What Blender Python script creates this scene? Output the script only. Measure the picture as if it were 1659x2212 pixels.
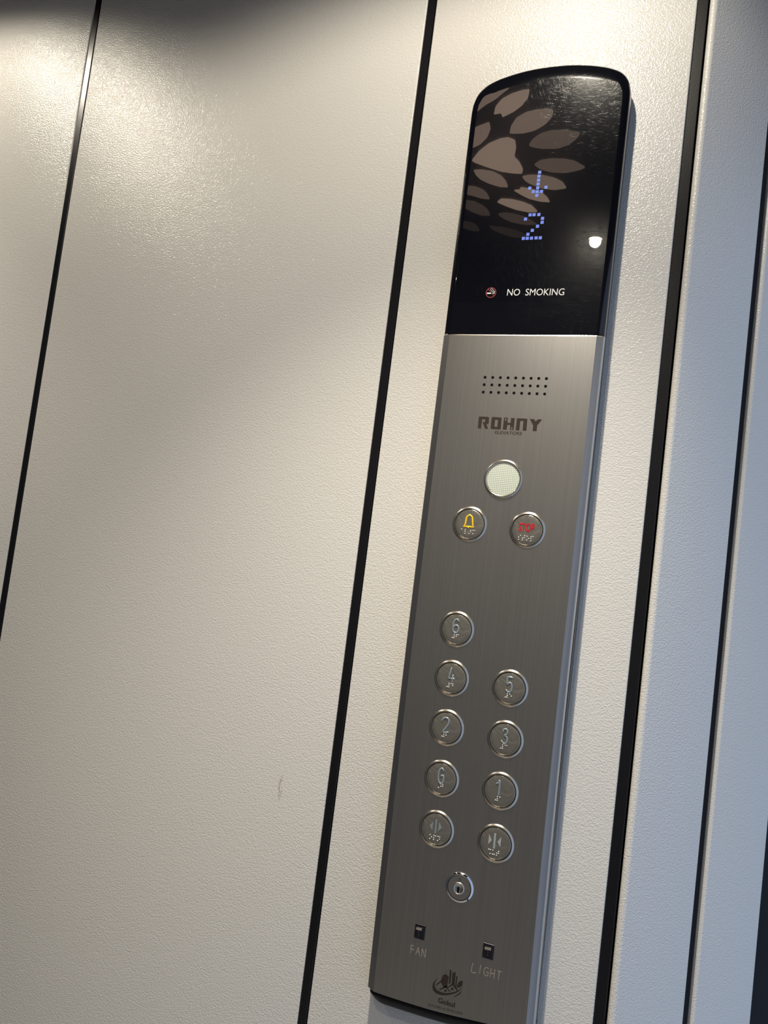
import bpy, bmesh, math, json
from mathutils import Vector, Matrix
for o in list(bpy.data.objects): bpy.data.objects.remove(o)
S = bpy.context.scene
COL = S.collection
# ---------------------------------------------------------------- camera, world, exposure
cam_data = bpy.data.cameras.new('camera'); cam = bpy.data.objects.new('camera', cam_data); COL.objects.link(cam)
cam_data.sensor_fit = 'VERTICAL'; cam_data.sensor_height = 36.0; cam_data.lens = 1749.0/2212*36; cam_data.clip_start = 0.01
RT = [[0.9238145260782233, 0.08942985111139215, -0.37224860394239484],
      [0.3618919306776413, 0.11323835878301991, 0.9253168671382455],
      [0.12490377062874028, -0.9895349290602744, 0.07224729927409565]]
m = Matrix.Identity(4)
for i in range(3):
    m[i][0] = RT[i][0]; m[i][1] = -RT[i][1]; m[i][2] = -RT[i][2]
m[0][3], m[1][3], m[2][3] = 0.19580015, -0.80527371, 1.44890683
cam.matrix_world = m
S.camera = cam
S.view_settings.view_transform = 'Standard'; S.view_settings.look = 'None'; S.view_settings.exposure = 0.15; S.view_settings.gamma = 1.0
try: S.view_settings.use_curve_mapping = False
except Exception: pass
W = bpy.data.worlds.new('world'); S.world = W; W.use_nodes = True
bg = W.node_tree.nodes['Background']; bg.inputs[0].default_value = (0.56, 0.72, 1.0, 1); bg.inputs[1].default_value = 0.58
CEIL = 2.30
def spot(name, x, y, e, size, blend=0.35, rad=0.013, col=(1.0, 0.915, 0.76)):
    l = bpy.data.lights.new(name, 'SPOT'); l.energy = e; l.color = col; l.spot_size = math.radians(size); l.spot_blend = blend; l.shadow_soft_size = rad
    o = bpy.data.objects.new(name, l); COL.objects.link(o); o.location = (x, y, CEIL-0.012)
    return o
LAMPS = [(-0.035, -0.385, 12.0, 156, 62.0), (-0.115, -1.089, 9.0, 140, 9.0), (-0.940, -0.270, 7.6, 152, 15.0), (-0.950, -1.089, 2.0, 140, 3.0)]
for i, (x, y, e, s, e2) in enumerate(LAMPS):
    spot('spot_light', x, y, e, s)                      # wide spill of the downlight
    spot('spot_light', x, y, e2, 84 if i == 0 else 82, 1.0)            # its narrower main beam

# ---------------------------------------------------------------- helpers
T = 0.024          # depth from the face of the control panel back to the wall
def link(name, me, mat=None, parent=None, loc=None, smooth=False):
    o = bpy.data.objects.new(name, me); COL.objects.link(o)
    if mat and not me.materials: me.materials.append(mat)
    if parent: o.parent = parent
    if loc: o.location = loc
    if smooth:
        for p in me.polygons: p.use_smooth = True
    return o
def mesh(name, vs, fs, mat, parent=None, loc=None, smooth=False, sharp=None):
    me = bpy.data.meshes.new(name); me.from_pydata([tuple(v) for v in vs], [], fs)
    bm = bmesh.new(); bm.from_mesh(me); bmesh.ops.recalc_face_normals(bm, faces=bm.faces); bm.to_mesh(me); bm.free()
    if smooth:
        for p in me.polygons: p.use_smooth = True
        if sharp: me.set_sharp_from_angle(angle=math.radians(sharp))
    return link(name, me, mat, parent, loc)
def empty(name, loc=(0,0,0), parent=None):
    o = bpy.data.objects.new(name, None); COL.objects.link(o); o.location = loc; o.empty_display_size = .02
    if parent: o.parent = parent
    return o
def structure(o): o['kind'] = 'structure'; return o
def prism(name, plan, z0, z1, mat, parent=None, smooth=True, sharp=25):
    n = len(plan); vs = [(x, y, z0) for x, y in plan] + [(x, y, z1) for x, y in plan]
    fs = [(i, (i+1) % n, n+(i+1) % n, n+i) for i in range(n)] + [tuple(range(n))[::-1], tuple(range(n, 2*n))]
    return mesh(name, vs, fs, mat, parent, smooth=smooth, sharp=sharp)
def revolve(name, prof, mat, parent=None, loc=None, n=64, smooth=True, sharp=50):
    """prof: list of (r, y) in mm, around the Y axis"""
    vs = []; fs = []
    for r, y in prof:
        for k in range(n):
            a = 2*math.pi*k/n; vs.append((r*math.cos(a)/1000, y/1000, r*math.sin(a)/1000))
    for i in range(len(prof)-1):
        for k in range(n):
            fs.append((i*n+k, i*n+(k+1) % n, (i+1)*n+(k+1) % n, (i+1)*n+k))
    if prof[0][0] < 1e-6 or prof[-1][0] < 1e-6: pass
    o = mesh(name, vs, fs, mat, parent, loc, smooth, sharp)
    bm = bmesh.new(); bm.from_mesh(o.data); bmesh.ops.remove_doubles(bm, verts=bm.verts, dist=1e-7); bmesh.ops.recalc_face_normals(bm, faces=bm.faces); bm.to_mesh(o.data); bm.free()
    return o
def smooth_line(pts, sub=5, closed=False):
    out = []; n = len(pts)
    if n < 3: return pts
    for i in range(n-1):
        p0 = pts[i-1] if i > 0 else pts[i]; p1 = pts[i]; p2 = pts[i+1]; p3 = pts[i+2] if i+2 < n else pts[i+1]
        for k in range(sub):
            t = k/sub
            out.append([0.5*((2*p1[c])+(-p0[c]+p2[c])*t+(2*p0[c]-5*p1[c]+4*p2[c]-p3[c])*t*t+(-p0[c]+3*p1[c]-3*p2[c]+p3[c])*t**3) for c in (0, 1)])
    out.append(list(pts[-1])); return out
def tube_geo(pts, r, y, flat=1.0, n=8):
    """raised rounded stroke: pts in mm (x,z) world, r mm, y mm"""
    vs = []; fs = []; m_ = len(pts)
    # extend with rounded ends
    def dirn(i):
        a = pts[max(i-1, 0)]; b = pts[min(i+1, m_-1)]; d = Vector((b[0]-a[0], b[1]-a[1]))
        return d.normalized() if d.length > 1e-9 else Vector((1, 0))
    rings = []
    d0 = dirn(0); d1 = dirn(m_-1)
    for a in (80, 45): rings.append(((pts[0][0]-d0.x*r*math.sin(math.radians(a)), pts[0][1]-d0.y*r*math.sin(math.radians(a))), d0, r*math.cos(math.radians(a))))
    for i in range(m_): rings.append((pts[i], dirn(i), r))
    for a in (45, 80): rings.append(((pts[-1][0]+d1.x*r*math.sin(math.radians(a)), pts[-1][1]+d1.y*r*math.sin(math.radians(a))), d1, r*math.cos(math.radians(a))))
    for (p, d, rr) in rings:
        nx, nz = -d.y, d.x
        for k in range(n):
            a = 2*math.pi*k/n
            vs.append(((p[0]+nx*rr*math.cos(a))/1000, (y-rr*flat*math.sin(a))/1000, (p[1]+nz*rr*math.cos(a))/1000))
    for i in range(len(rings)-1):
        for k in range(n): fs.append((i*n+k, i*n+(k+1) % n, (i+1)*n+(k+1) % n, (i+1)*n+k))
    fs.append(tuple(range(n))); fs.append(tuple(range((len(rings)-1)*n, len(rings)*n))[::-1])
    return vs, fs
def tubes(name, lines, r, y, mat, parent, off=(0, 0), flat=1.0, sm=True):
    V = []; F = []
    for l in lines:
        l = [(p[0]-off[0], p[1]-off[1]) for p in l]
        if sm: l = smooth_line(l)
        v, f = tube_geo(l, r, y, flat); b = len(V); V += v; F += [tuple(i+b for i in q) for q in f]
    return mesh(name, V, F, mat, parent, smooth=True, sharp=60)
def flats(name, polys, y, mat, parent, off=(0, 0), thick=0.0):
    """polys: list of (outer, [holes]) in mm; flat print (or raised by thick mm) in front of the face"""
    bm = bmesh.new()
    for outer, holes in polys:
        es = []
        for loop in [outer]+holes:
            vs = [bm.verts.new(((p[0]-off[0])/1000, y/1000, (p[1]-off[1])/1000)) for p in loop]
            for i in range(len(vs)): es.append(bm.edges.new((vs[i], vs[(i+1) % len(vs)])))
        bmesh.ops.triangle_fill(bm, use_beauty=True, use_dissolve=False, edges=es, normal=(0, -1, 0))
    if thick:
        g = bmesh.ops.extrude_face_region(bm, geom=bm.faces[:])
        vv = [e for e in g['geom'] if isinstance(e, bmesh.types.BMVert)]
        for v in vv: v.co.y -= thick/1000
    bmesh.ops.recalc_face_normals(bm, faces=bm.faces)
    if not thick:
        for f in bm.faces:
            if f.normal.y > 0: f.normal_flip()
    me = bpy.data.meshes.new(name); bm.to_mesh(me); bm.free()
    return link(name, me, mat, parent)
def text(name, s, q, y, mat, parent, bold=0.0, off=(0, 0), extrude=0.0, spacing=1.0, capref='H'):
    """q: baseline start, baseline end, top of the first capital (mm)"""
    cu = bpy.data.curves.new(name, 'FONT'); cu.body = s; cu.offset = bold; cu.space_character = spacing; cu.extrude = extrude; cu.resolution_u = 4
    to = bpy.data.objects.new('t', cu); COL.objects.link(to); bpy.context.view_layer.update()
    me = bpy.data.meshes.new_from_object(to.evaluated_get(bpy.context.evaluated_depsgraph_get()))
    xs = [v.co.x for v in me.vertices]; ys = [v.co.y for v in me.vertices]
    x0, x1 = min(xs), max(xs)
    H = max(ys) if s.upper() == s else max(ys)*.97
    bl, br, tl = [Vector((p[0]-off[0], p[1]-off[1])) for p in q]
    for v in me.vertices:
        u = (v.co.x-x0)/(x1-x0); w = v.co.y/H; p = bl+(br-bl)*u+(tl-bl)*w
        v.co = Vector((p.x/1000, (y/1000)-v.co.z*0.001, p.y/1000))
    bpy.data.objects.remove(to); me.materials.clear(); me.update()
    bm = bmesh.new(); bm.from_mesh(me)
    if extrude: bmesh.ops.recalc_face_normals(bm, faces=bm.faces)
    else:
        for f in bm.faces:
            f.normal_update()
            if f.normal.y > 0: f.normal_flip()
    bm.to_mesh(me); bm.free(); me.name = name
    return link(name, me, mat, parent)
def dots(name, pts, r, y, mat, parent, off):
    bm = bmesh.new()
    for p in pts:
        bmesh.ops.create_uvsphere(bm, u_segments=10, v_segments=6, radius=r/1000, matrix=Matrix.Translation(((p[0]-off[0])/1000, y/1000, (p[1]-off[1])/1000)))
    me = bpy.data.meshes.new(name); bm.to_mesh(me); bm.free()
    return link(name, me, mat, parent, smooth=True)

# ---------------------------------------------------------------- materials
def mat(name, col, rough=.5, metal=0., spec=.5, coat=0., emis=None, es=0.):
    mt = bpy.data.materials.new(name); mt.use_nodes = True; b = mt.node_tree.nodes['Principled BSDF']
    b.inputs['Base Color'].default_value = (*col, 1); b.inputs['Roughness'].default_value = rough; b.inputs['Metallic'].default_value = metal
    b.inputs['Specular IOR Level'].default_value = spec; b.inputs['Coat Weight'].default_value = coat
    if emis: b.inputs['Emission Color'].default_value = (*emis, 1); b.inputs['Emission Strength'].default_value = es
    return mt
def nd(mt, t, **kw):
    n = mt.node_tree.nodes.new(t)
    for k, v in kw.items():
        if hasattr(n, k): setattr(n, k, v)
        else: n.inputs[k].default_value = v
    return n
def bump(mt, hsock, strength, dist):
    b = mt.node_tree.nodes['Principled BSDF']; n = nd(mt, 'ShaderNodeBump'); n.inputs['Strength'].default_value = strength; n.inputs['Distance'].default_value = dist
    mt.node_tree.links.new(hsock, n.inputs['Height']); mt.node_tree.links.new(n.outputs[0], b.inputs['Normal']); return n
def coords(mt, scale):
    tc = nd(mt, 'ShaderNodeTexCoord'); mp = nd(mt, 'ShaderNodeMapping'); mp.inputs['Scale'].default_value = scale
    mt.node_tree.links.new(tc.outputs['Object'], mp.inputs['Vector']); return mp.outputs[0]
def wall_material(name, col, marks=False):
    mt = mat(name, col, .22, 0, .5); L = mt.node_tree.links; b = mt.node_tree.nodes['Principled BSDF']
    v = coords(mt, (1, 1, 1.25)); n = nd(mt, 'ShaderNodeTexNoise'); n.inputs['Scale'].default_value = 600; n.inputs['Detail'].default_value = 1.6
    L.new(v, n.inputs['Vector']); bump(mt, n.outputs['Fac'], GRAIN, 0.0012)
    if marks:   # brown scuff on the middle sheet and faint yellowing
        g = nd(mt, 'ShaderNodeTexCoord'); sx = nd(mt, 'ShaderNodeSeparateXYZ'); L.new(g.outputs['Object'], sx.inputs[0])
        def mth(op, a, bb):
            q = nd(mt, 'ShaderNodeMath', operation=op)
            for i, s_ in enumerate((a, bb)):
                if isinstance(s_, (int, float)): q.inputs[i].default_value = s_
                elif s_ is not None: L.new(s_, q.inputs[i])
            return q.outputs[0]
        dx = mth('DIVIDE', mth('SUBTRACT', sx.outputs[0], -.2200), .0030); dz = mth('DIVIDE', mth('SUBTRACT', sx.outputs[2], 1.196), .018)
        d = mth('ADD', mth('MULTIPLY', dx, dx), mth('MULTIPLY', dz, dz)); k = mth('MAXIMUM', mth('SUBTRACT', 1.0, d), 0.0)
        vv = coords(mt, (900, 900, 160)); n2 = nd(mt, 'ShaderNodeTexNoise'); n2.inputs['Scale'].default_value = 1.; n2.inputs['Detail'].default_value = 3; L.new(vv, n2.inputs['Vector'])
        th = mth('MAXIMUM', mth('MULTIPLY', mth('SUBTRACT', n2.outputs['Fac'], .48), 6.0), 0.0)
        f = mth('MINIMUM', mth('MULTIPLY', k, th), .75)
        mx = nd(mt, 'ShaderNodeMix', data_type='RGBA'); mx.inputs[6].default_value = (*col, 1); mx.inputs[7].default_value = (.22, .12, .06, 1)
        L.new(f, mx.inputs[0]); L.new(mx.outputs[2], b.inputs['Base Color'])
    return mt
GRAIN = 0.48
M = {}
M['wall'] = wall_material('textured_cream_sheet', (.70, .68, .65)); M['wall_marked'] = wall_material('textured_cream_sheet_scuffed', (.70, .68, .65), True)
M['trim'] = mat('black_trim', (.006, .006, .008), .28, 0, .45)
n = nd(M['trim'], 'ShaderNodeTexNoise'); n.inputs['Scale'].default_value = 900; M['trim'].node_tree.links.new(coords(M['trim'], (1, 1, 1)), n.inputs['Vector']); bump(M['trim'], n.outputs['Fac'], .12, .0004)
M['groove'] = mat('black_groove', (.004, .004, .005), .7, 0, .2)
M['jamb'] = mat('matt_black_jamb', (.004, .004, .006), .55, 0, .18)
M['opposite'] = mat('far_side_cladding', (.225, .22, .215), .45)
M['rear'] = mat('dark_rear_cladding', (.09, .10, .12), .4)
M['floor'] = mat('grey_floor', (.40, .38, .36), .4)
n = nd(M['floor'], 'ShaderNodeTexNoise'); n.inputs['Scale'].default_value = 60; M['floor'].node_tree.links.new(coords(M['floor'], (1, 1, 1)), n.inputs['Vector']); bump(M['floor'], n.outputs['Fac'], .2, .001)
M['ceiling'] = mat('dark_ceiling_plate', (.012, .012, .016), .3, 0, .4)
def brushed(name, col, rough, bs=.10, bd=.0002, cm=.06, axis='z', metal=1.0):
    mt = mat(name, col, rough, metal); L = mt.node_tree.links; b = mt.node_tree.nodes['Principled BSDF']
    sc = (1700, 300, 9) if axis == 'z' else (300, 300, 300)
    v = coords(mt, sc); n = nd(mt, 'ShaderNodeTexNoise'); n.inputs['Scale'].default_value = 1.; n.inputs['Detail'].default_value = 3; L.new(v, n.inputs['Vector'])
    bump(mt, n.outputs['Fac'], bs, bd)
    v2 = coords(mt, (420, 60, 3)); n2 = nd(mt, 'ShaderNodeTexNoise'); n2.inputs['Scale'].default_value = 1.; n2.inputs['Detail'].default_value = 4; L.new(v2, n2.inputs['Vector'])
    r = nd(mt, 'ShaderNodeMapRange'); L.new(n2.outputs['Fac'], r.inputs[0]); r.inputs[1].default_value = .3; r.inputs[2].default_value = .7; r.inputs[3].default_value = 1-cm; r.inputs[4].default_value = 1+cm
    mx = nd(mt, 'ShaderNodeVectorMath', operation='SCALE'); mx.inputs[0].default_value = col; L.new(r.outputs[0], mx.inputs['Scale']); L.new(mx.outputs[0], b.inputs['Base Color'])
    return mt
M['steel'] = brushed('brushed_steel', (.57, .56, .555), .29, .06)
M['steel_side'] = mat('satin_steel_side', (.20, .20, .20), .5, 1.0)
M['ring'] = mat('satin_steel_ring', (.62, .57, .50), .27, 1.0)
M['chrome'] = mat('chrome', (.82, .84, .88), .05, 1.0)
M['plate'] = mat('lock_plate', (.62, .60, .58), .3, 1.0)
M['gap'] = mat('dark_gap', (.008, .009, .012), .5)
M['cap'] = mat('clear_button_cap', (.46, .44, .395), .20, .85, .5, .6)
n = nd(M['cap'], 'ShaderNodeTexNoise'); n.inputs['Scale'].default_value = 1; n.inputs['Detail'].default_value = 2; n.inputs['Distortion'].default_value = 1.2
M['cap'].node_tree.links.new(coords(M['cap'], (75, 75, 75)), n.inputs['Vector']); bump(M['cap'], n.outputs['Fac'], .24, .004)
M['numeral'] = mat('pale_blue_grey_numeral', (.25, .29, .315), .25, .2, .5, .5)
M['symbol'] = mat('pale_grey_symbol', (.42, .46, .46), .2, .2, .5, .4)
M['dot'] = mat('braille_dot', (.80, .76, .70), .22, .35)
M['yellow'] = mat('yellow_bell', (.85, .52, .01), .3, 0, .5, .4, (.9, .5, .0), .12)
M['red'] = mat('red_lettering', (.50, .012, .02), .25, 0, .5, .6)
M['print'] = mat('brown_print', (.030, .021, .016), .5, 0, .3)
M['etch'] = mat('tan_etching', (.34, .28, .24), .5, .1)
M['white'] = mat('white_print', (.80, .82, .80), .5)
M['redprint'] = mat('red_print', (.30, .03, .04), .5)
M['led'] = mat('blue_led', (.02, .03, .05), .4, emis=(.13, .20, .66), es=.95)
M['window'] = mat('tan_window', (.24, .215, .18), .4)
M['swblack'] = mat('black_switch_plastic', (.006, .006, .012), .35)
M['mark'] = mat('grey_mark', (.08, .08, .085), .5)
M['hole'] = mat('black_hole', (.002, .002, .003), .8, 0, .1)
M['capblack'] = mat('black_end_cap', (.003, .003, .006), .35, 0, .08)
# black display cover: gloss with polishing scratches
g = M['gloss'] = mat('black_gloss_cover', (.0035, .004, .007), .15, 0, .14, 1.0); L = g.node_tree.links; hs = None
for ang, sc, off in ((20, 1900, 0), (-35, 1600, 3), (75, 1750, 7), (-80, 1500, 11)):
    tc = nd(g, 'ShaderNodeTexCoord'); mp = nd(g, 'ShaderNodeMapping'); mp.inputs['Rotation'].default_value = (0, math.radians(ang), 0); L.new(tc.outputs['Object'], mp.inputs[0])
    mp2 = nd(g, 'ShaderNodeMapping'); mp2.inputs['Scale'].default_value = (sc*2.3, 1, 80); mp2.inputs['Location'].default_value = (off, off, off); L.new(mp.outputs[0], mp2.inputs[0])
    nn = nd(g, 'ShaderNodeTexNoise'); nn.inputs['Scale'].default_value = 1.; nn.inputs['Detail'].default_value = 1; L.new(mp2.outputs[0], nn.inputs['Vector'])
    r = nd(g, 'ShaderNodeMapRange'); r.inputs[1].default_value = .63; r.inputs[2].default_value = .88; L.new(nn.outputs['Fac'], r.inputs[0])
    if hs is None: hs = r.outputs[0]
    else:
        a = nd(g, 'ShaderNodeMath', operation='ADD'); L.new(hs, a.inputs[0]); L.new(r.outputs[0], a.inputs[1]); hs = a.outputs[0]
g.node_tree.nodes['Principled BSDF'].inputs['Coat Roughness'].default_value = .012
bp = bump(g, hs, .22, .00007)
bp.invert = True
# prismatic white lens
w = M['lens'] = mat('prismatic_white_lens', (.5, .52, .47), .35, 0, .5, .3, (.9, 1., .85), .05); L = w.node_tree.links
tc = nd(w, 'ShaderNodeTexCoord'); mp = nd(w, 'ShaderNodeMapping'); mp.inputs['Scale'].default_value = (1/.00195, 0, 1/.0019); L.new(tc.outputs['Object'], mp.inputs[0])
fr = nd(w, 'ShaderNodeVectorMath', operation='FRACTION'); L.new(mp.outputs[0], fr.inputs[0]); sb = nd(w, 'ShaderNodeVectorMath', operation='SUBTRACT'); sb.inputs[1].default_value = (.5, 0, .5); L.new(fr.outputs[0], sb.inputs[0])
ml = nd(w, 'ShaderNodeVectorMath', operation='MULTIPLY'); ml.inputs[1].default_value = (1, 0, 1.7); L.new(sb.outputs[0], ml.inputs[0]); ln = nd(w, 'ShaderNodeVectorMath', operation='LENGTH'); L.new(ml.outputs[0], ln.inputs[0])
mr = nd(w, 'ShaderNodeMapRange'); mr.inputs[1].default_value = .38; mr.inputs[2].default_value = .22; L.new(ln.outputs['Value'], mr.inputs[0])
mx = nd(w, 'ShaderNodeMix', data_type='RGBA'); mx.inputs[6].default_value = (.42, .45, .38, 1); mx.inputs[7].default_value = (.98, 1, .93, 1); L.new(mr.outputs[0], mx.inputs[0]); L.new(mx.outputs[2], w.node_tree.nodes['Principled BSDF'].inputs['Base Color'])
M['lamp'] = mat('lamp_glow', (.9, .85, .7), .5, emis=(1., .88, .62), es=90.)
M['lamprim'] = mat('lamp_rim', (.35, .33, .30), .35, .8)
for i, e in enumerate((3.2, 2.2, 1.2, .55, .2)): M['petal%d' % i] = mat('glowing_petal_%d' % i, (.5, .4, .3), .5, emis=(1., .72, .54), es=e)  # light falloff across the petals is put into these graded glow strengths

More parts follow.
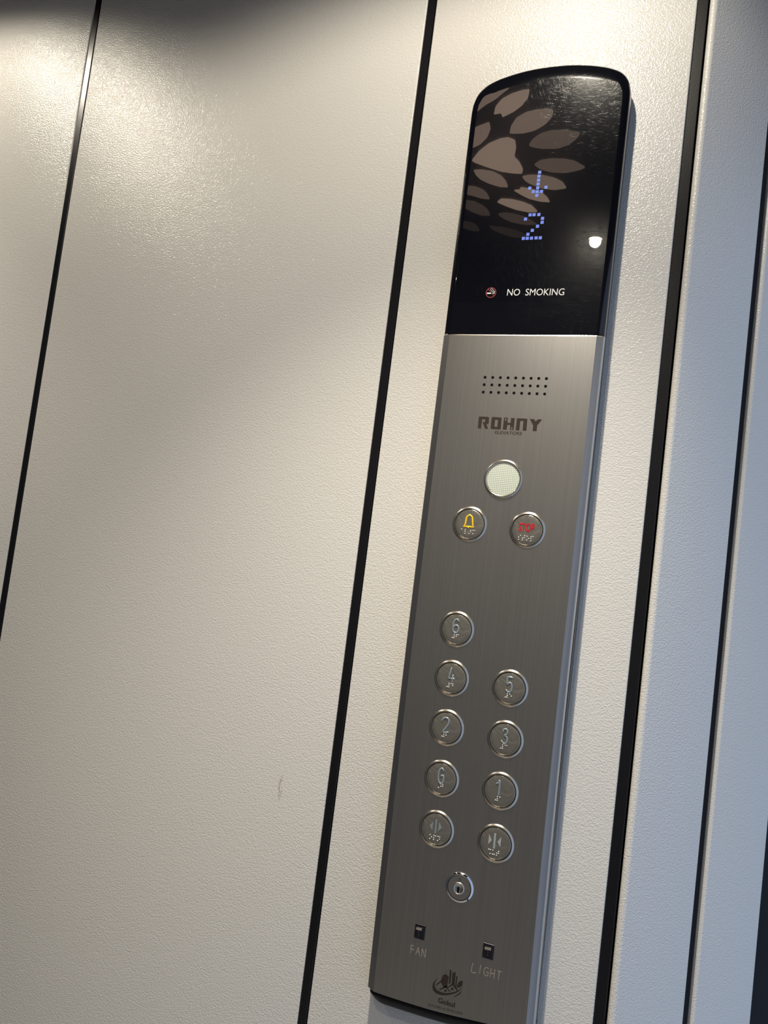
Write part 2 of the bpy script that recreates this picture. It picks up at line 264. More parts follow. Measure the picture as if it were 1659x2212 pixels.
B = json.loads(r'''{"arrow":[[-1.48,1883.57],[-1.7,1879.28],[-1.67,1874.98],[-1.64,1870.77],[-1.6,1866.47],[-1.67,1862.36],[-1.65,1858.26],[-10.13,1866.72],[-5.85,1862.62],[2.73,1862.37],[7.0,1866.67]],"two":[[-6.37,1837.36],[-2.22,1837.34],[2.81,1837.27],[-10.76,1833.01],[7.15,1832.9],[7.19,1828.64],[2.82,1824.59],[-2.16,1820.36],[-6.38,1816.27],[-10.67,1811.98],[-6.5,1811.91],[-2.09,1811.93],[2.74,1812.02],[7.12,1811.94]],"nosmoke_q":[[-21.24,1750.44],[38.17,1750.27],[-20.98,1757.49]],"sign_c":[[-38.66,1753.81],[-33.04,1753.74]],"cig":[[[-42.98,1753.86],[-38.96,1753.81],[-38.34,1752.4],[-42.89,1752.45]],[[-37.34,1753.57],[-35.91,1753.55],[-35.79,1752.56],[-36.48,1752.62]],[[-35.53,1753.55],[-34.77,1753.54],[-34.66,1752.55],[-35.42,1752.61]]],"smoke":[[[-38.51,1758.29],[-39.23,1757.39],[-39.03,1756.32],[-38.02,1755.47],[-37.26,1754.78],[-36.04,1754.69],[-35.28,1754.0]],[[-37.92,1757.83],[-37.02,1757.21],[-36.9,1756.22],[-35.87,1755.83],[-34.95,1755.06],[-35.04,1753.84]]],"slash":[[-41.88,1757.35],[-35.2,1750.13]],"holes":[[-34.21,1662.55],[-25.98,1662.61],[-17.81,1662.66],[-9.7,1662.71],[-1.65,1662.76],[6.35,1662.81],[14.28,1662.86],[22.17,1662.91],[29.99,1662.96],[-34.24,1654.64],[-26.01,1654.68],[-17.84,1654.73],[-9.73,1654.77],[-1.68,1654.81],[6.31,1654.86],[14.25,1654.9],[22.13,1654.94],[29.96,1654.98],[-34.27,1646.73],[-26.04,1646.77],[-17.87,1646.81],[-9.76,1646.84],[-1.71,1646.88],[6.28,1646.91],[14.22,1646.95],[22.1,1646.98],[29.92,1647.02]],"R":[[-35.77,1620.71],[-25.54,1620.73],[-24.89,1620.09],[-24.49,1614.34],[-25.06,1613.36],[-26.72,1613.06],[-24.42,1608.02],[-27.83,1608.18],[-31.21,1615.08],[-28.66,1615.09],[-28.65,1617.9],[-31.97,1618.07],[-32.07,1608.02],[-35.56,1608.12]],"O":[[-21.59,1620.81],[-12.21,1620.8],[-11.51,1620.05],[-11.21,1608.88],[-11.84,1608.13],[-21.06,1608.2],[-21.81,1608.83],[-22.08,1620.17]],"Oi":[[-18.17,1618.06],[-15.02,1618.04],[-14.94,1610.69],[-18.15,1610.75]],"H":[[-8.98,1620.84],[-5.07,1620.8],[-4.91,1615.59],[-1.58,1615.53],[-1.74,1620.73],[2.14,1620.7],[2.35,1608.32],[-1.58,1608.33],[-1.67,1613.42],[-4.88,1613.37],[-5.01,1608.26],[-8.9,1608.28]],"H1":[[-7.76,1620.01],[-6.31,1619.96],[-6.31,1617.52],[-7.7,1617.56]],"H2":[[-0.42,1611.27],[0.91,1611.23],[1.01,1608.91],[-0.37,1608.95]],"N":[[4.44,1620.8],[14.49,1620.73],[15.27,1620.1],[15.53,1608.19],[11.7,1608.26],[11.5,1618.16],[8.21,1618.17],[8.25,1608.19],[4.57,1608.21]],"Y":[[17.61,1620.66],[22.12,1620.65],[24.0,1618.33],[26.17,1620.68],[30.37,1620.72],[25.94,1614.1],[26.04,1608.36],[22.04,1608.31],[21.92,1614.17]],"elev_q":[[-16.72,1603.41],[11.36,1603.51],[-16.54,1606.65]],"bell":[[-32.67,1517.34],[-35.3,1515.35],[-35.98,1512.14],[-36.09,1508.29],[-36.73,1506.49],[-38.1,1504.75],[-34.39,1504.97],[-30.81,1505.04],[-27.23,1504.97],[-28.55,1507.62],[-29.05,1511.75],[-29.94,1515.5],[-32.67,1517.34]],"bell_clap":[[-32.72,1504.23]],"bell_top":[[-32.55,1517.56]],"stop_q":[[19.33,1505.7],[35.16,1506.18],[19.35,1513.93]],"br_bell":[[-39.6,1501.67],[-35.62,1501.51],[-35.62,1499.76],[-35.51,1497.68],[-29.78,1501.25],[-29.82,1499.85],[-31.37,1497.82],[-27.38,1501.48],[-25.53,1501.53],[-27.25,1498.03]],"br_stop":[[22.16,1501.29],[20.33,1499.41],[20.44,1497.25],[26.3,1501.37],[26.04,1499.52],[24.47,1498.95],[24.41,1497.11],[28.7,1501.14],[30.43,1499.09],[28.74,1497.22],[32.78,1501.01],[34.54,1501.53],[32.76,1499.33],[32.83,1496.97]],"st":{"6":[[-31.3,1407.77],[-32.38,1409.33],[-34.56,1408.85],[-36.0,1406.08],[-36.27,1401.76],[-35.89,1397.96],[-34.58,1396.01],[-32.07,1395.95],[-30.52,1397.88],[-30.5,1401.3],[-32.07,1403.21],[-34.29,1403.07],[-35.82,1400.97]],"4a":[[-32.74,1359.66],[-35.22,1349.5],[-29.01,1349.68]],"4b":[[-30.29,1352.86],[-30.53,1345.45]],"2":[[-36.1,1306.66],[-35.02,1308.72],[-32.94,1309.94],[-30.21,1309.43],[-28.99,1306.71],[-29.83,1302.78],[-32.4,1298.52],[-33.78,1295.32],[-28.73,1296.11]],"5":[[30.07,1360.52],[25.63,1360.2],[25.7,1353.78],[27.88,1355.38],[29.88,1354.07],[30.43,1350.05],[29.47,1346.76],[27.27,1346.05],[25.41,1347.55]],"3":[[26.74,1307.16],[27.33,1309.32],[29.51,1310.13],[31.06,1308.38],[30.72,1305.46],[28.81,1303.88],[30.86,1302.8],[31.78,1299.96],[30.73,1296.75],[28.46,1296.06],[26.37,1298.1]],"G":[[-28.69,1257.94],[-29.79,1259.63],[-31.52,1259.27],[-32.91,1256.24],[-33.2,1250.76],[-32.12,1246.41],[-30.15,1244.91],[-28.08,1246.02],[-27.94,1252.69],[-30.21,1252.38]],"1":[[26.68,1256.92],[28.0,1257.84],[29.08,1260.1],[29.46,1253.3],[29.39,1246.01]]},"open":[[[-36.06,1202.35],[-32.67,1207.09],[-32.8,1197.65]],[[-23.47,1202.52],[-26.71,1207.21],[-26.77,1198.3]],[[-30.55,1209.31],[-28.81,1209.21],[-28.59,1195.91],[-30.17,1195.79]]],"br_open":[[-34.52,1193.41],[-32.82,1191.58],[-34.56,1189.57],[-30.47,1193.62],[-30.42,1191.53],[-30.44,1189.62],[-28.59,1193.44],[-26.22,1193.5],[-24.44,1193.42],[-24.56,1191.3],[-26.24,1189.5]],"close":[[[24.61,1207.5],[27.79,1202.59],[24.8,1198.03]],[[36.82,1207.83],[33.44,1202.6],[36.97,1198.05]],[[29.65,1209.88],[31.47,1209.7],[31.77,1195.49],[30.02,1195.43]]],"br_close":[[25.96,1193.62],[27.59,1193.65],[29.97,1193.69],[27.54,1189.84],[30.04,1189.92],[31.67,1189.95],[35.73,1193.76],[34.12,1191.86],[35.78,1191.86],[34.01,1189.87]],"key0_q":[[0.04,1156.59],[2.14,1156.88],[-0.09,1159.75]],"keyI":[[7.69,1149.74],[11.24,1149.57]],"keyc":[[1.16,1150.6]],"keyhole":[[-0.37,1151.53],[1.03,1151.65],[1.72,1150.26],[1.37,1145.82],[-0.18,1145.79],[-0.47,1149.21]],"barrel":[[0.72,1150.0]],"fan_q":[[-39.12,1105.32],[-28.3,1106.09],[-28.06,1091.74],[-38.74,1091.74]],"fan_w":[[-37.02,1102.85],[-31.24,1103.13],[-31.7,1100.52],[-37.44,1100.36]],"fan_o":[[-34.42,1098.75]],"fan_i":[[-34.27,1096.49],[-34.15,1093.74]],"FAN":[[[-40.86,1083.44],[-40.89,1075.73]],[[-40.56,1083.39],[-38.49,1083.43]],[[-40.83,1079.8],[-37.85,1079.69]],[[-33.28,1083.14],[-35.42,1075.8]],[[-33.28,1083.14],[-30.99,1075.72]],[[-34.37,1079.06],[-32.12,1078.76]],[[-28.99,1083.0],[-29.3,1075.8]],[[-28.99,1083.0],[-25.59,1075.92]],[[-25.48,1083.46],[-25.39,1075.97]]],"li_q":[[30.99,1106.64],[41.42,1107.38],[41.5,1092.39],[31.32,1092.17]],"li_w":[[32.77,1103.51],[39.03,1104.01],[38.92,1101.39],[32.77,1100.92]],"li_o":[[35.98,1099.53]],"li_i":[[36.05,1096.96],[36.22,1095.0]],"LIGHT":[[[22.65,1084.21],[22.21,1076.13],[26.68,1076.28]],[[30.41,1084.44],[30.34,1076.38]],[[38.42,1083.61],[36.41,1084.17],[34.49,1082.46],[34.12,1078.92],[35.79,1076.66],[37.87,1077.04],[38.44,1079.89],[36.62,1079.93]],[[40.94,1084.34],[40.66,1076.55]],[[44.54,1084.53],[44.48,1076.36]],[[40.8,1080.41],[44.42,1080.5]],[[47.18,1084.16],[50.88,1084.27]],[[48.98,1084.11],[48.69,1076.35]]],"logo":[[[-9.53,1061.49],[-12.57,1057.97],[-14.32,1054.24],[-14.45,1050.69],[-13.07,1047.9],[-9.82,1046.25],[-5.37,1046.14],[-0.47,1047.21],[4.89,1049.52],[9.53,1052.36],[13.41,1056.13],[16.11,1060.39],[12.74,1056.5],[8.75,1053.57],[4.68,1051.19],[-0.11,1049.41],[-5.07,1048.73],[-9.27,1049.44],[-11.75,1051.5],[-12.6,1054.16],[-11.89,1057.59]],[[15.92,1056.88],[13.54,1052.59],[10.19,1049.51],[6.6,1047.27],[9.78,1050.31],[12.8,1053.52]],[[-5.23,1065.09],[-2.15,1066.69],[0.43,1065.12],[0.41,1057.74],[0.43,1055.13],[-3.21,1054.05],[-5.02,1055.84],[-6.96,1058.75]],[[0.86,1071.76],[2.72,1071.95],[3.0,1059.67],[1.29,1058.29]],[[3.78,1069.47],[7.02,1071.58],[7.31,1059.21],[4.32,1060.06]],[[7.87,1068.23],[9.23,1067.82],[9.37,1057.63],[7.92,1058.24]],[[10.72,1062.83],[14.08,1065.84],[15.0,1064.38],[14.5,1059.91],[9.87,1057.09],[9.92,1060.28]],[[-4.23,1054.62],[0.46,1054.85],[4.89,1060.52],[8.05,1058.27],[11.08,1055.89],[10.1,1054.79],[5.2,1058.53],[1.25,1054.57],[-0.75,1054.49]],[[-11.3,1053.97],[-7.01,1059.14],[-6.25,1058.09],[-10.42,1053.53]],[[-7.87,1050.91],[-0.96,1056.17],[4.09,1051.89],[3.09,1051.41],[-0.74,1054.44],[-6.26,1050.69]]],"logo_line":[[-3.05,1066.31],[-3.51,1068.97],[0.1,1071.83],[0.92,1071.77]],"logo_win":[[-1.58,1052.04],[-0.34,1052.18],[-1.55,1050.83],[-0.31,1050.97],[4.76,1055.56],[5.99,1055.69],[4.78,1054.35],[6.02,1054.49]],"gokul_q":[[-7.26,1038.6],[10.06,1038.98],[-7.4,1043.2]],"bd_q":[[-16.47,1032.59],[18.65,1034.63],[-16.31,1034.85]],"metal_bot":[[-74.99,1028.61],[-63.26,1028.45],[-41.72,1028.76],[-22.98,1029.14],[-4.13,1029.86],[17.96,1031.85],[42.09,1034.02]],"cap_bot":[[-81.49,1020.0],[-79.58,1017.37],[-73.18,1015.65],[-66.18,1015.23],[-44.21,1014.53],[-25.46,1014.95],[-6.28,1017.05]],"petals":[[[-264.2,-539.8],[-240.8,-519.6],[-219.6,-506.2],[-200.5,-488.8],[-188.4,-478.8],[-193.9,-460.0],[-221.5,-462.9],[-248.6,-490.7],[-263.6,-517.9]],[[-233.9,-551.5],[-225.0,-528.7],[-208.7,-508.1],[-187.1,-495.2],[-166.2,-488.7],[-155.2,-488.7],[-161.9,-509.9],[-177.6,-532.4],[-196.3,-548.8],[-220.1,-562.7],[-219.6,-549.4]],[[-219.3,-617.5],[-211.4,-594.0],[-195.5,-569.0],[-174.6,-554.6],[-153.4,-549.4],[-127.6,-551.6],[-127.0,-562.5],[-133.6,-579.1],[-149.8,-599.2],[-170.8,-614.5],[-193.2,-620.6]],[[-191.4,-662.7],[-178.8,-642.2],[-159.8,-625.8],[-140.4,-619.3],[-114.9,-621.0],[-88.8,-634.5],[-99.2,-654.4],[-117.7,-673.7],[-140.5,-683.0],[-169.5,-678.7],[-186.9,-670.0]],[[-278.4,-588.1],[-264.3,-580.9],[-247.9,-574.2],[-250.9,-597.2],[-264.4,-624.2],[-284.1,-646.3],[-302.4,-656.5],[-304.5,-628.0],[-294.0,-600.0]],[[-316.3,-702.6],[-293.3,-670.9],[-267.2,-646.3],[-241.7,-632.6],[-224.8,-630.3],[-213.8,-641.8],[-216.9,-666.6],[-228.0,-701.5],[-222.3,-721.3],[-221.0,-752.0],[-226.4,-768.4],[-243.2,-765.0],[-267.4,-754.3],[-294.1,-730.7],[-312.7,-711.4]],[[-195.4,-736.0],[-180.1,-721.8],[-157.2,-718.0],[-130.6,-723.4],[-113.1,-733.9],[-96.2,-760.6],[-109.8,-769.8],[-138.9,-777.2],[-166.2,-770.7],[-186.3,-755.6]],[[-323.1,-741.0],[-305.9,-741.6],[-284.6,-752.0],[-271.3,-771.1],[-266.4,-795.5],[-267.7,-821.5],[-285.2,-817.5],[-305.4,-799.6],[-318.8,-779.8],[-323.1,-761.4]],[[-228.7,-779.7],[-213.3,-775.9],[-187.8,-779.2],[-164.4,-793.9],[-150.2,-813.3],[-145.7,-840.9],[-172.9,-844.9],[-197.9,-834.5],[-217.8,-813.7],[-226.5,-797.6]],[[-356.7,-805.5],[-338.8,-808.9],[-324.3,-825.1],[-319.8,-844.8],[-320.0,-870.8],[-337.5,-864.1],[-353.2,-850.5],[-369.2,-838.8]],[[-258.7,-836.3],[-244.7,-834.9],[-241.1,-824.8],[-218.9,-835.0],[-201.2,-852.7],[-193.2,-875.8],[-191.1,-898.7],[-211.6,-893.1],[-233.4,-877.6],[-247.7,-856.6]],[[-307.5,-885.5],[-294.4,-870.4],[-270.6,-876.5],[-248.8,-892.2],[-233.6,-910.5],[-226.0,-942.0],[-246.1,-942.0],[-271.9,-926.7],[-290.2,-907.6]],[[-377.3,-867.5],[-356.9,-876.5],[-343.1,-898.3],[-337.0,-919.7],[-338.7,-949.2],[-358.6,-945.7],[-376.8,-925.9],[-389.7,-900.0]],[[-319.5,-942.6],[-303.5,-937.3],[-279.5,-946.8],[-257.6,-966.9],[-245.8,-989.7],[-238.8,-1005.1],[-265.2,-1004.7],[-295.1,-988.5],[-313.1,-964.8]],[[-412.7,-969.4],[-391.2,-979.0],[-382.6,-998.6],[-385.4,-1029.2],[-403.3,-1023.7],[-423.2,-1006.3]],[[-355.7,-1001.2],[-330.1,-1009.0],[-303.2,-1025.3],[-283.8,-1046.3],[-272.4,-1074.8],[-306.4,-1071.9],[-335.3,-1045.6],[-351.1,-1024.6]]]}''')

# ---------------------------------------------------------------- the cabin
Z0, Z1 = 0.0, CEIL
def sheet_plan(x0, x1, rl=.0015, rr=.0015, y0=T, y1=T+.018):
    p = [(x0, y1)]
    for k in range(7): a = math.radians(180+90*k/6); p.append((x0+rl+rl*math.cos(a), y0+rl+rl*math.sin(a)))
    for k in range(7): a = math.radians(270+90*k/6); p.append((x1-rr+rr*math.cos(a), y0+rr+rr*math.sin(a)))
    p.append((x1, y1)); return p
structure(prism('wall_left', sheet_plan(-1.349, -.6711, rr=.0022), Z0, Z1, M['wall']))
structure(prism('wall_middle', sheet_plan(-.6604, -.1637), Z0, Z1, M['wall_marked']))
structure(prism('wall_right', sheet_plan(-.1524, .1367), Z0, Z1, M['wall']))
def trim(name, x0, x1):
    y = T+.0006; e = .0005; w_ = x1-.0014
    structure(prism(name, [(x0+.0002, T+.018), (x0+.0002, y+e), (x0+.0002+e, y), (w_-e, y), (w_, y+e), (w_, T+.018)], Z0, Z1, M['trim']))
trim('trim_1', -.6711, -.6604); trim('trim_2', -.1637, -.1524); trim('trim_3', .1367, .1485)
structure(prism('wall_backing', [(-1.35, T+.018), (.1485, T+.018), (.1485, T+.05), (-1.35, T+.05)], Z0, Z1, M['groove'], smooth=False))
# angled front return: two narrow sheets turned 50 degrees toward the doorway
AL = math.radians(50); U = Vector((math.cos(AL), math.sin(AL))); Nn = Vector((math.sin(AL), -math.cos(AL))); P0 = Vector((.15545, .0256))
def angled(name, s0, s1, ro, depth, mt, a0=180.):
    """plan of a sheet running along U from s0 to s1 with rolled edges of radius ro"""
    p = []
    c0 = P0+U*(s0+ro)-Nn*ro; c1 = P0+U*(s1-ro)-Nn*ro
    n0 = math.degrees(math.atan2(Nn.y, Nn.x))
    for k in range(13): a = math.radians(n0-90*(1-k/12.)-0); p.append((c0.x+ro*math.cos(a), c0.y+ro*math.sin(a)))
    for k in range(13): a = math.radians(n0+90*k/12.); p.append((c1.x+ro*math.cos(a), c1.y+ro*math.sin(a)))
    e1 = P0+U*s1-Nn*depth; e0 = P0+U*s0-Nn*depth; p += [(e1.x, e1.y), (e0.x, e0.y)]
    return structure(prism(name, p, Z0, Z1, mt, sharp=30))
R1 = .0045
# first sheet: rolled edge starts facing the cabin wall, so it begins before P0
c = Vector((.1488+R1, T+R1)); plan = [(.1488, T+.03)]
n0 = math.degrees(math.atan2(Nn.y, Nn.x))
for k in range(15): a = math.radians(-180+(180+n0)*k/14.); plan.append((c.x+R1*math.cos(a), c.y+R1*math.sin(a)))
q = c+Nn*R1; P0 = Vector((q.x, q.y))
S4L, S4R, SFAR = .0927, .1063, .196
c1 = P0+U*(S4L-.0022)-Nn*.0022
for k in range(13): a = math.radians(n0+90*k/12.); plan.append((c1.x+.0022*math.cos(a), c1.y+.0022*math.sin(a)))
e1 = P0+U*S4L-Nn*.02; plan += [(e1.x, e1.y), (P0.x-Nn.x*.03, P0.y-Nn.y*.03)]
structure(prism('wall_corner', plan, Z0, Z1, M['wall'], sharp=30))
angled('trim_4', S4L+.0002, S4R-.002, .0004, .015, M['jamb'])
for o_ in [bpy.data.objects['trim_4']]: o_.location = (-Nn.x*.005, -Nn.y*.005, 0)
angled('wall_front', S4R, SFAR, .003, .02, M['wall'])
angled('trim_5', SFAR+.001, SFAR+.16, .001, .011, M['jamb']); bpy.data.objects['trim_5'].location = (-Nn.x*.010, -Nn.y*.010, 0)
b0 = P0-Nn*.0235; b1 = P0+U*(SFAR+.16)-Nn*.0245; b2 = b1-Nn*.02; b3 = b0-Nn*.02
structure(prism('wall_return_backing', [tuple(b0), tuple(b1), tuple(b2), tuple(b3)], Z0, Z1, M['groove'], smooth=False))
XF = .42
def box(name, x0, x1, y0, y1, z0, z1, mt):
    return structure(prism(name, [(x0, y0), (x1, y0), (x1, y1), (x0, y1)], z0, z1, mt, smooth=False))
YB = -1.52
box('wall_opposite', -1.35, XF, YB-.03, YB, Z0, Z1, M['opposite'])
box('wall_rear', -1.38, -1.351, YB, T+.05, Z0, Z1, M['rear'])
box('floor', -1.38, XF, YB-.03, .40, -.03, 0, M['floor'])
box('ceiling', -1.38, XF+.03, YB-.03, .40, CEIL, CEIL+.03, M['ceiling'])
box('wall_door_side', XF, XF+.03, YB-.03, -.90, Z0, Z1, M['opposite'])
box('trim_6', XF, XF+.03, -.90, .40, 2.03, Z1, M['trim'])

# ---------------------------------------------------------------- ceiling light panel (seen only mirrored in the black display)
cp = empty('ceiling_light_panel', (-.3, -.75, CEIL))
cp['label'] = 'dark ceiling light panel with glowing petal cutouts, mirrored in the black display'; cp['category'] = 'ceiling light'
lev = [1, 0, 1, 2, 1, 0, 2, 1, 1, 2, 0, 0, 3, 3, 4, 4]  # glow step per petal, hand-picked so brightness fades across the panel
def petal(pts, mt):
    p = []; n_ = len(pts)
    for i in range(n_):
        a = pts[i]; b_ = pts[(i+1) % n_]; p += [[a[0]*.88+b_[0]*.12, a[1]*.88+b_[1]*.12], [a[0]*.12+b_[0]*.88, a[1]*.12+b_[1]*.88]]
    bm = bmesh.new(); vs = [bm.verts.new((x/1000+.3, y/1000+.75, -.001)) for x, y in p]; bm.faces.new(vs)
    g_ = bmesh.ops.extrude_face_region(bm, geom=bm.faces[:]); 
    for v in g_['geom']:
        if isinstance(v, bmesh.types.BMVert): v.co.z -= .0015
    bmesh.ops.recalc_face_normals(bm, faces=bm.faces); me = bpy.data.meshes.new('petal'); bm.to_mesh(me); bm.free()
    return link('petal', me, mt, cp)
for pts, l in zip(B['petals'], lev): petal(pts, M['petal%d' % l])
DL = ['round recessed downlight in the ceiling above the control panel', 'round recessed downlight mirrored as a bright spot in the display', 'round recessed downlight above the black strip at the left edge', 'round recessed downlight in the far rear corner of the ceiling']
for (x, y, e, s, e2), lb in zip(LAMPS, DL):
    r = empty('downlight', (x, y, CEIL)); r['label'] = lb; r['category'] = 'downlight'; r['group'] = 'recessed downlights in the cabin ceiling'
    rim = revolve('rim', [(14.5, 0), (14.5, -4), (17, -7), (26, -5), (28, 0)], M['lamprim'], r, n=40); rim.rotation_euler = (math.radians(90), 0, 0)
    le = revolve('lamp_lens', [(0, -3.0), (14, -3.0), (14, -1)], M['lamp'], r, n=40); le.rotation_euler = (math.radians(90), 0, 0)

# ---------------------------------------------------------------- the car operating panel
HW = .0844
def cz(z): return -.0016+(.0185*(1.5-z)**2 if z < 1.5 else 0)
SEAM = 1.7088
root = empty('elevator_control_panel', (0, T, 1.03))
root['label'] = 'tall narrow brushed steel elevator control panel with black display and round buttons on cream wall'; root['category'] = 'control panel'
def P_(name, *a): return None
OFFZ = 1.03
pan = empty  # alias
# every part is built in world millimetres; BASE shifts it into the space of the panel's root
class Base: pass
def fix(o):   # parent's location is (0,T,1.03): keep the part where it was built
    o.location = Vector(o.location)-root.location; return o
MB = [(-.0870, 1.0340), (-.0805, 1.0303), (-.075, 1.0287), (-.063, 1.0284), (-.042, 1.0287), (-.023, 1.0291), (-.004, 1.0299), (.018, 1.0318), (.042, 1.034), (.066, 1.0365), (.080, 1.0385), (.090, 1.0410)]
def mb(x):
    for (a, za), (b_, zb) in zip(MB[:-1], MB[1:]):
        if x <= b_: return za+(zb-za)*(x-a)/(b_-a)
    return MB[-1][1]
PROF = [(-1.2, T-.0002), (-1.2, .0102), (0, .0100), (0, .0032), (-.12, .0026), (-.45, .0020), (-1.0, .0017), (-3.0, .00125), (-5.0, .00075), (-6.9, .00025), (-7.5, .0001)]
prof = [(HW+d/1000, y) for d, y in PROF]+[(x_, 0) for x_ in (.068, .055, .04, .025, .012, 0)]
prof = prof+[(-a, b_) for a, b_ in prof[:-1][::-1]]
def shell(name, zs, mt, bottomarc, sel):
    vs = []; fs = []; pr = [p for p in prof if sel(p)]; n_ = len(pr)
    for i, z in enumerate(zs):
        for (x, y) in pr:
            zz = mb(x+cz(1.03)) if (bottomarc and i == 0) else z
            vs.append((x+cz(zz), y, zz))
    for i in range(len(zs)-1):
        for k in range(n_-1): fs.append((i*n_+k, i*n_+k+1, (i+1)*n_+k+1, (i+1)*n_+k))
    return fix(mesh(name, vs, fs, mt, root, smooth=True, sharp=12))
zs = [1.03, 1.05]+[1.05+(SEAM-.0012-1.05)*k/14 for k in range(1, 15)]
face = shell('faceplate', zs, M['steel'], True, lambda p: p[1] < .0101)
# top lip of the faceplate: thin bright edge turned back under the display cover
pr = [p for p in prof if p[1] < .0101]; vs = []; fs = []
for (dz, dy) in ((-.0012, 0), (-.0003, .0003), (0, .0010), (0, .004)):
    for (x, y) in pr: vs.append((x+cz(SEAM), y+dy, SEAM+dz))
n_ = len(pr)
for i in range(3):
    for k in range(n_-1): fs.append((i*n_+k, i*n_+k+1, (i+1)*n_+k+1, (i+1)*n_+k))
fix(mesh('faceplate_lip', vs, fs, M['ring'], root, smooth=True, sharp=40))
# outline of the display section
OUT = [(0, 2.0048), (14, 2.0044), (27, 2.0032), (38, 2.0015), (48, 1.9993), (58, 1.9965), (67, 1.9927), (72.5, 1.9893), (77, 1.9848), (80.2, 1.9797), (82.4, 1.9735), (83.8, 1.9665), (84.3, 1.958)]
half = smooth_line([(a, b_*1000) for a, b_ in OUT], 3)
half = [(a/1000, b_/1000) for a, b_ in half]+[(HW, 1.94), (HW, 1.90), (HW, 1.85), (HW, 1.80), (HW, 1.75)]
def outline(si, ti, zbot):
    pts = []
    for i, (x, z) in enumerate(half):
        a = half[max(i-1, 0)]; b_ = half[min(i+1, len(half)-1)]
        d = Vector((b_[0]-a[0], b_[1]-a[1])); d.normalize(); nx, nz = -d.y, d.x
        if i == 0: nx, nz = 0, 1
        k = abs(nz)**1.3; w_ = si*(1-k)+ti*k
        pts.append((x-nx*w_, z-nz*w_))
    pts.append((HW-si, zbot))
    return [(-x, z) for x, z in pts[::-1]]+[(x, z) for x, z in pts[1:]]
levels = [(0.0, 0.0, .0102), (0, 0, .0068), (.0001, .0008, .0050), (.00035, .0025, .0034), (.0010, .005, .0022), (.0028, .0090, .00135), (.0045, .0120, .00070), (.0060, .0148, .00028), (.0071, .0166, .00008), (.0076, .0180, 0)]
vs = []; fs = []
for si, ti, y in levels:
    for x, z in outline(si, ti, SEAM+.0004): vs.append((x+cz(z), y, z))
n_ = len(outline(0, 0, SEAM))
for i in range(len(levels)-1):
    for k in range(n_-1): fs.append((i*n_+k, i*n_+k+1, (i+1)*n_+k+1, (i+1)*n_+k))
b0_ = (len(levels)-1)*n_
h_ = n_//2
for k in range(h_): fs.append((b0_+k, b0_+k+1, b0_+n_-2-k, b0_+n_-1-k) if b0_+k+1 != b0_+n_-2-k else (b0_+k, b0_+k+1, b0_+n_-1-k))
disp = fix(mesh('display_cover', vs, fs, M['gloss'], root, smooth=True, sharp=10))
for p in disp.data.polygons:          # the front of the cover is truly flat
    if all(abs(disp.data.vertices[v].co.y) < 1e-6 for v in p.vertices): p.use_smooth = False
# back box: steel body between the covers and the wall
def boxline():
    top = [(x, z) for x, z in outline(.0012, .0012, SEAM)]
    xs = [-.0832, -.081, -.075, -.06, -.03, 0, .03, .06, .075, .081, .0832]
    bot = [(x, mb(x+cz(1.03))-.0085*math.sqrt(max(0., 1-max(0., (abs(x)-.070)/.0133)**2))) for x in xs]
    return top+[(x, z) for x, z in bot[::-1]]
bl = boxline(); vs = [(x+cz(z), .0100, z) for x, z in bl]+[(x+cz(z), T, z) for x, z in bl]; n_ = len(bl)
fs = [(i, (i+1) % n_, n_+(i+1) % n_, n_+i) for i in range(n_)]
fix(mesh('back_box', vs, fs, M['steel_side'], root, smooth=True, sharp=30))
# black end cap at the bottom
vs = []; fs = []; cols = 41; rows = [(0, .0003), (.15, .0004), (.35, .0022), (.6, .0048), (.82, .0080), (.95, .0105), (1, .0135), (1, T-.0005)]
for i in range(cols):
    x = -HW+2*HW*i/(cols-1); x = math.copysign(abs(x)**.8*HW**.2, x)
    k = math.sqrt(max(0., 1-(max(0., abs(x)-.0690)/.0154)**2)); zt = mb(x+cz(1.03))
    ye = .0080*max(0., (abs(x)-(HW-.0072))/.0072)**2.2
    for f_, y in rows: vs.append((x+cz(1.03), max(y, ye), zt-.0002-f_*.0145*k))
nr = len(rows)
for i in range(cols-1):
    for k in range(nr-1): fs.append((i*nr+k, i*nr+k+1, (i+1)*nr+k+1, (i+1)*nr+k))
fix(mesh('end_cap', vs, fs, M['capblack'], root, smooth=True, sharp=35))

# ---- display read-outs and printing
def cells(name, pts, y=-.25):
    bm = bmesh.new()
    for x, z in pts:
        a = 1.62
        vv = [bm.verts.new(((x+dx)/1000, y/1000, (z+dz)/1000)) for dx, dz in ((-a, -a), (a, -a), (a, a), (-a, a))]; bm.faces.new(vv)
    g_ = bmesh.ops.extrude_face_region(bm, geom=bm.faces[:])
    for v in g_['geom']:
        if isinstance(v, bmesh.types.BMVert): v.co.y += .00015
    bmesh.ops.recalc_face_normals(bm, faces=bm.faces); me = bpy.data.meshes.new(name); bm.to_mesh(me); bm.free()
    return fix(link(name, me, M['led'], root))
a_ = cells('direction_arrow', B['arrow']); a_['label'] = 'blue lit dot-matrix arrow pointing down'
a_ = cells('floor_digit', B['two']); a_['label'] = 'blue lit dot-matrix digit 2'
t_ = fix(text('no_smoking_lettering', 'NO  SMOKING', B['nosmoke_q'], -.12, M['white'], root)); t_['label'] = 'white slanted lettering NO SMOKING'
sc = B['sign_c'][0]; sg = fix(empty('no_smoking_symbol', (sc[0]/1000, 0, sc[1]/1000), root)); sg['label'] = 'red crossed circle over a white cigarette'
rr = math.hypot(B['sign_c'][1][0]-sc[0], B['sign_c'][1][1]-sc[1])
revolve('red_circle', [(rr-.75, -.05), (rr-.75, -.16), (rr, -.16), (rr, -.05)], M['redprint'], sg, n=48)
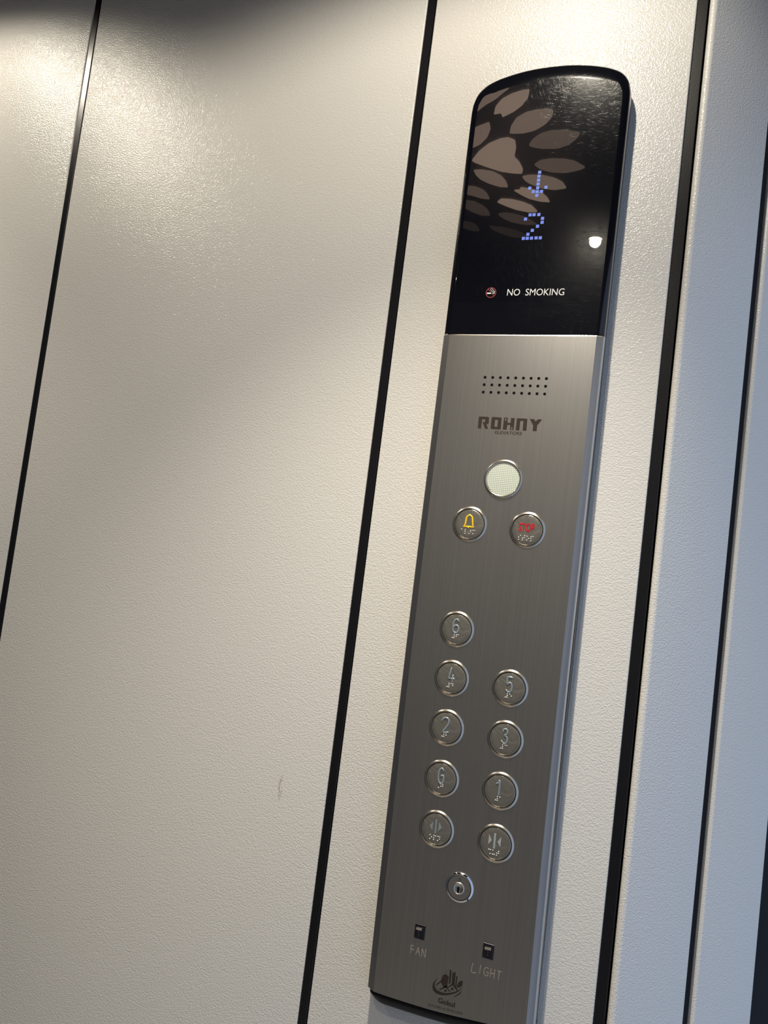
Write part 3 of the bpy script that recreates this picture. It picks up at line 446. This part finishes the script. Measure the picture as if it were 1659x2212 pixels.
for o_ in (tubes('cross_bar', [B['slash']], .28, -.12, M['redprint'], sg, sc, .4, False), flats('cigarette', [(p, []) for p in B['cig']], -.1, M['white'], sg, sc), tubes('smoke', B['smoke'], .2, -.1, M['white'], sg, sc, .3)): pass
bm = bmesh.new()
for x, z in B['holes']:
    bmesh.ops.create_cone(bm, cap_ends=True, segments=20, radius1=.00152, radius2=.00152, depth=.0002, matrix=Matrix.Translation((x/1000, -.00002, z/1000)) @ Matrix.Rotation(math.radians(90), 4, 'X'))
me = bpy.data.meshes.new('speaker_grille'); bm.to_mesh(me); bm.free(); o_ = fix(link('speaker_grille', me, M['hole'], root)); o_['label'] = 'three rows of nine small black speaker holes'
lg = fix(empty('maker_logo', (0, 0, 1.62), root)); oo = (0, 1620)
for nm, o_, h_ in (('letter_r', B['R'], []), ('letter_o', B['O'], [B['Oi']]), ('letter_h', B['H'], [B['H1'], B['H2']]), ('letter_n', B['N'], []), ('letter_y', B['Y'], [])):
    flats(nm, [(o_, h_)], -.1, M['print'], lg, oo)
text('elevators_lettering', 'ELEVATORS', B['elev_q'], -.1, M['print'], lg, bold=.014, off=oo)
bl_ = fix(empty('builder_logo', (0, 0, 1.04), root)); oo = (0, 1040)
flats('building_emblem', [(p, []) for i, p in enumerate(B['logo']) if i != 6], -.1, M['print'], bl_, oo)
flats('dome', [(B['logo'][6], [])], -.1, M['print'], bl_, oo)
tubes('tower_outline', [B['logo_line']], .1, -.05, M['print'], bl_, oo, .5, False)
flats('small_windows', [([(x-.55, z-.55), (x+.55, z-.55), (x+.55, z+.55), (x-.55, z+.55)], []) for x, z in B['logo_win']], -.1, M['print'], bl_, oo)
text('gokul_lettering', 'Gokul', B['gokul_q'], -.1, M['print'], bl_, bold=.03, off=oo)
text('builders_lettering', 'BUILDERS & DEVELOPER', B['bd_q'], -.1, M['print'], bl_, off=oo)
for nm, k in (('fan_lettering', 'FAN'), ('light_lettering', 'LIGHT')):
    o_ = fix(tubes(nm, B[k], .30, -.02, M['etch'], root, flat=.3, sm=(k == 'LIGHT'))); o_['label'] = 'tan engraved lettering '+k

# ---- buttons
RING = [(18.4, .1), (18.35, -.35), (18.0, -.85), (17.2, -1.4), (16.5, -1.7), (16.1, -1.75), (15.9, -1.45), (15.8, .1)]
def button(name, x, z, label, make):
    r = fix(empty(name, (x/1000, 0, z/1000), root)); r['label'] = label
    revolve('rim', RING, M['ring'], r); revolve('gap', [(15.82, -.25), (14.9, -.25)], M['gap'], r, smooth=False)
    revolve('button_cap', [(15.2, 0), (15.2, -.9), (15.0, -1.15), (14.6, -1.3), (10, -1.35), (0, -1.38)], M['cap'], r)
    make(r, (x, z)); return r
YC = -1.35
NUM = {'6': ['124'], '4': ['145'], '5': ['15'], '3': ['14'], '2': ['12'], '1': ['1'], 'G': ['1245']}
def braille(ch, x, z, sx=0.):
    pts = []
    first = '3456' if ch != 'G' else '6'
    for ci, cell in enumerate((first, NUM[ch][0])):
        for d in cell:
            d = int(d)-1; cx_ = ci*4.0+(1.7 if d > 2 else 0); pts.append((x-3.2+cx_+sx, z-5.6-1.75*(d % 3)))
    return pts
def numeral(ch):
    def f_(r, o_):
        ls = [B['st'][k] for k in sorted(B['st']) if k[0] == ch]
        tubes('numeral', ls, 1.0, YC-.1, M['numeral'], r, o_, .8, ch != '4')
        dots('braille', braille(ch, *o_), .64, YC-.2, M['dot'], r, o_)
    return f_
BT = {'6': (-32.6, 1399.6), '4': (-32.0, 1349.9), '5': (28.4, 1349.9), '2': (-31.1, 1300.2), '3': (29.5, 1300.2), 'G': (-30.1, 1249.7), '1': (30.2, 1250.2)}
for k in '6452 3G1'.replace(' ', ''): button('floor_button', *BT[k], 'round floor button with raised %s and braille' % k, numeral(k))
def mk_open(r, o_): flats('door_symbol', [(p, []) for p in B['open']], YC-.05, M['numeral'], r, o_, .45); dots('braille', B['br_open'], .6, YC-.2, M['dot'], r, o_)
def mk_close(r, o_): flats('door_symbol', [(p, []) for p in B['close']], YC-.05, M['symbol'], r, o_, .45); dots('braille', B['br_close'], .6, YC-.2, M['dot'], r, o_)
button('door_open_button', -29.1, 1199.9, 'round button with door open symbol, arrows pointing outward', mk_open)
button('door_close_button', 31.6, 1200.3, 'round button with door close symbol, arrows pointing inward', mk_close)
def mk_bell(r, o_):
    tubes('bell_symbol', [B['bell']], .82, YC-.1, M['yellow'], r, o_, .7, False); dots('bell_clapper', B['bell_clap'], .95, YC-.1, M['yellow'], r, o_); dots('braille', B['br_bell'], .6, YC-.2, M['dot'], r, o_)
def mk_stop(r, o_):
    text('stop_lettering', 'STOP', B['stop_q'], YC-.1, M['red'], r, bold=.022, off=o_, extrude=.35); dots('braille', B['br_stop'], .6, YC-.2, M['dot'], r, o_)
button('alarm_button', -32.1, 1507.9, 'round alarm button with yellow bell', mk_bell)
button('stop_button', 27.9, 1507.6, 'round button with red STOP lettering', mk_stop)
el = fix(empty('emergency_light', (-.0025, 0, 1.5571), root)); el['label'] = 'round white prismatic lamp above the bell and STOP buttons'
revolve('rim', [(20.2, .1), (20.1, -.6), (19.6, -1.6), (18.8, -2.2), (18.0, -2.3), (17.3, -2.0), (16.95, -1.2), (16.9, .1)], M['ring'], el)
revolve('lens', [(16.9, -.5), (16.6, -.9), (10, -1.25), (0, -1.4)], M['lens'], el)
# ---- key switch
kx, kz = B['keyc'][0]; ks = fix(empty('key_switch', (kx/1000, 0, kz/1000), root)); ks['label'] = 'round chrome key switch marked 0 and I'
revolve('bezel', [(14.3, .1), (14.3, -.7), (13.9, -1.3), (12.4, -2.2), (12.0, -2.2), (11.9, -1.6)], M['chrome'], ks)
revolve('gap', [(11.95, -1.4), (11.4, -1.4)], M['gap'], ks, smooth=False); revolve('lock_plate', [(11.5, -1.5), (11.3, -1.75), (0, -1.75)], M['plate'], ks)
bx, bz = B['barrel'][0]
revolve('barrel', [(5.9, -1.7), (5.9, -2.3), (5.4, -2.9), (4.7, -3.0), (4.4, -2.7), (0, -2.7)], M['plate'], ks, ((bx-kx)/1000, 0, (bz-kz)/1000))
flats('keyhole', [(B['keyhole'], [])], -2.9, M['hole'], ks, (kx, kz), .1)
text('zero_mark', '0', B['key0_q'], -1.85, M['gap'], ks, off=(kx, kz), capref=.74); tubes('one_mark', [B['keyI']], .16, -1.8, M['gap'], ks, (kx, kz), .4, False)
a = math.radians(-42); flats('bezel_notch', [([(13.2*math.cos(a+d)*r_, 13.2*math.sin(a+d)*r_) for d, r_ in ((-.07, .95), (.07, .95), (.07, 1.06), (-.07, 1.06))], [])], -2.1, M['gap'], ks, (0, 0), .1)
# ---- rocker switches
def rocker(q, wq, oc, il, label):
    cx_ = sum(p[0] for p in q)/4; cz_ = sum(p[1] for p in q)/4; o_ = (cx_, cz_)
    r = fix(empty('rocker_switch', (cx_/1000, 0, cz_/1000), root)); r['label'] = label
    w_, h_ = 5.35, 7.05; fr = .95
    V = []; F = []
    for (a, b_, y) in ((w_, h_, .05), (w_, h_, -.7), (w_-.25, h_-.25, -1.0), (w_-fr, h_-fr, -1.0), (w_-fr-.2, h_-fr-.2, -.1)):
        V += [(-a/1000, y/1000, -b_/1000), (a/1000, y/1000, -b_/1000), (a/1000, y/1000, b_/1000), (-a/1000, y/1000, b_/1000)]
    for i in range(4):
        for k in range(4): F.append((i*4+k, i*4+(k+1) % 4, (i+1)*4+(k+1) % 4, (i+1)*4+k))
    mesh('frame', V, F, M['swblack'], r)
    a = w_-fr-.45; h2 = h_-fr-.3
    V = [(-a, 0, -h2), (a, 0, -h2), (a, -.5, -h2), (-a, -.5, -h2), (-a, 0, 0), (a, 0, 0), (a, -.95, .3), (-a, -.95, .3), (-a, 0, h2), (a, 0, h2), (a, -1.9, h2), (-a, -1.9, h2)]
    V = [(x/1000, y/1000, z/1000) for x, y, z in V]
    F = [(3, 2, 6, 7), (7, 6, 10, 11), (0, 1, 2, 3), (8, 11, 10, 9), (1, 5, 6, 2), (5, 9, 10, 6), (0, 3, 7, 4), (4, 7, 11, 8)]
    mesh('rocker', V, F, M['swblack'], r)
    flats('indicator_window', [(wq, [])], -1.75, M['window'], r, o_, .15)
    rv_ = revolve('off_mark', [(.75, -.0), (1.0, -.0)], M['mark'], r, ((oc[0]-cx_)/1000, -.00145, (oc[1]-cz_)/1000), n=24, smooth=False)
    tubes('on_mark', [il], .16, -1.0, M['mark'], r, o_, .5, False)
rocker(B['fan_q'], B['fan_w'], B['fan_o'][0], B['fan_i'], 'small black rocker switch above FAN lettering')
rocker(B['li_q'], B['li_w'], B['li_o'][0], B['li_i'], 'small black rocker switch above LIGHT lettering')
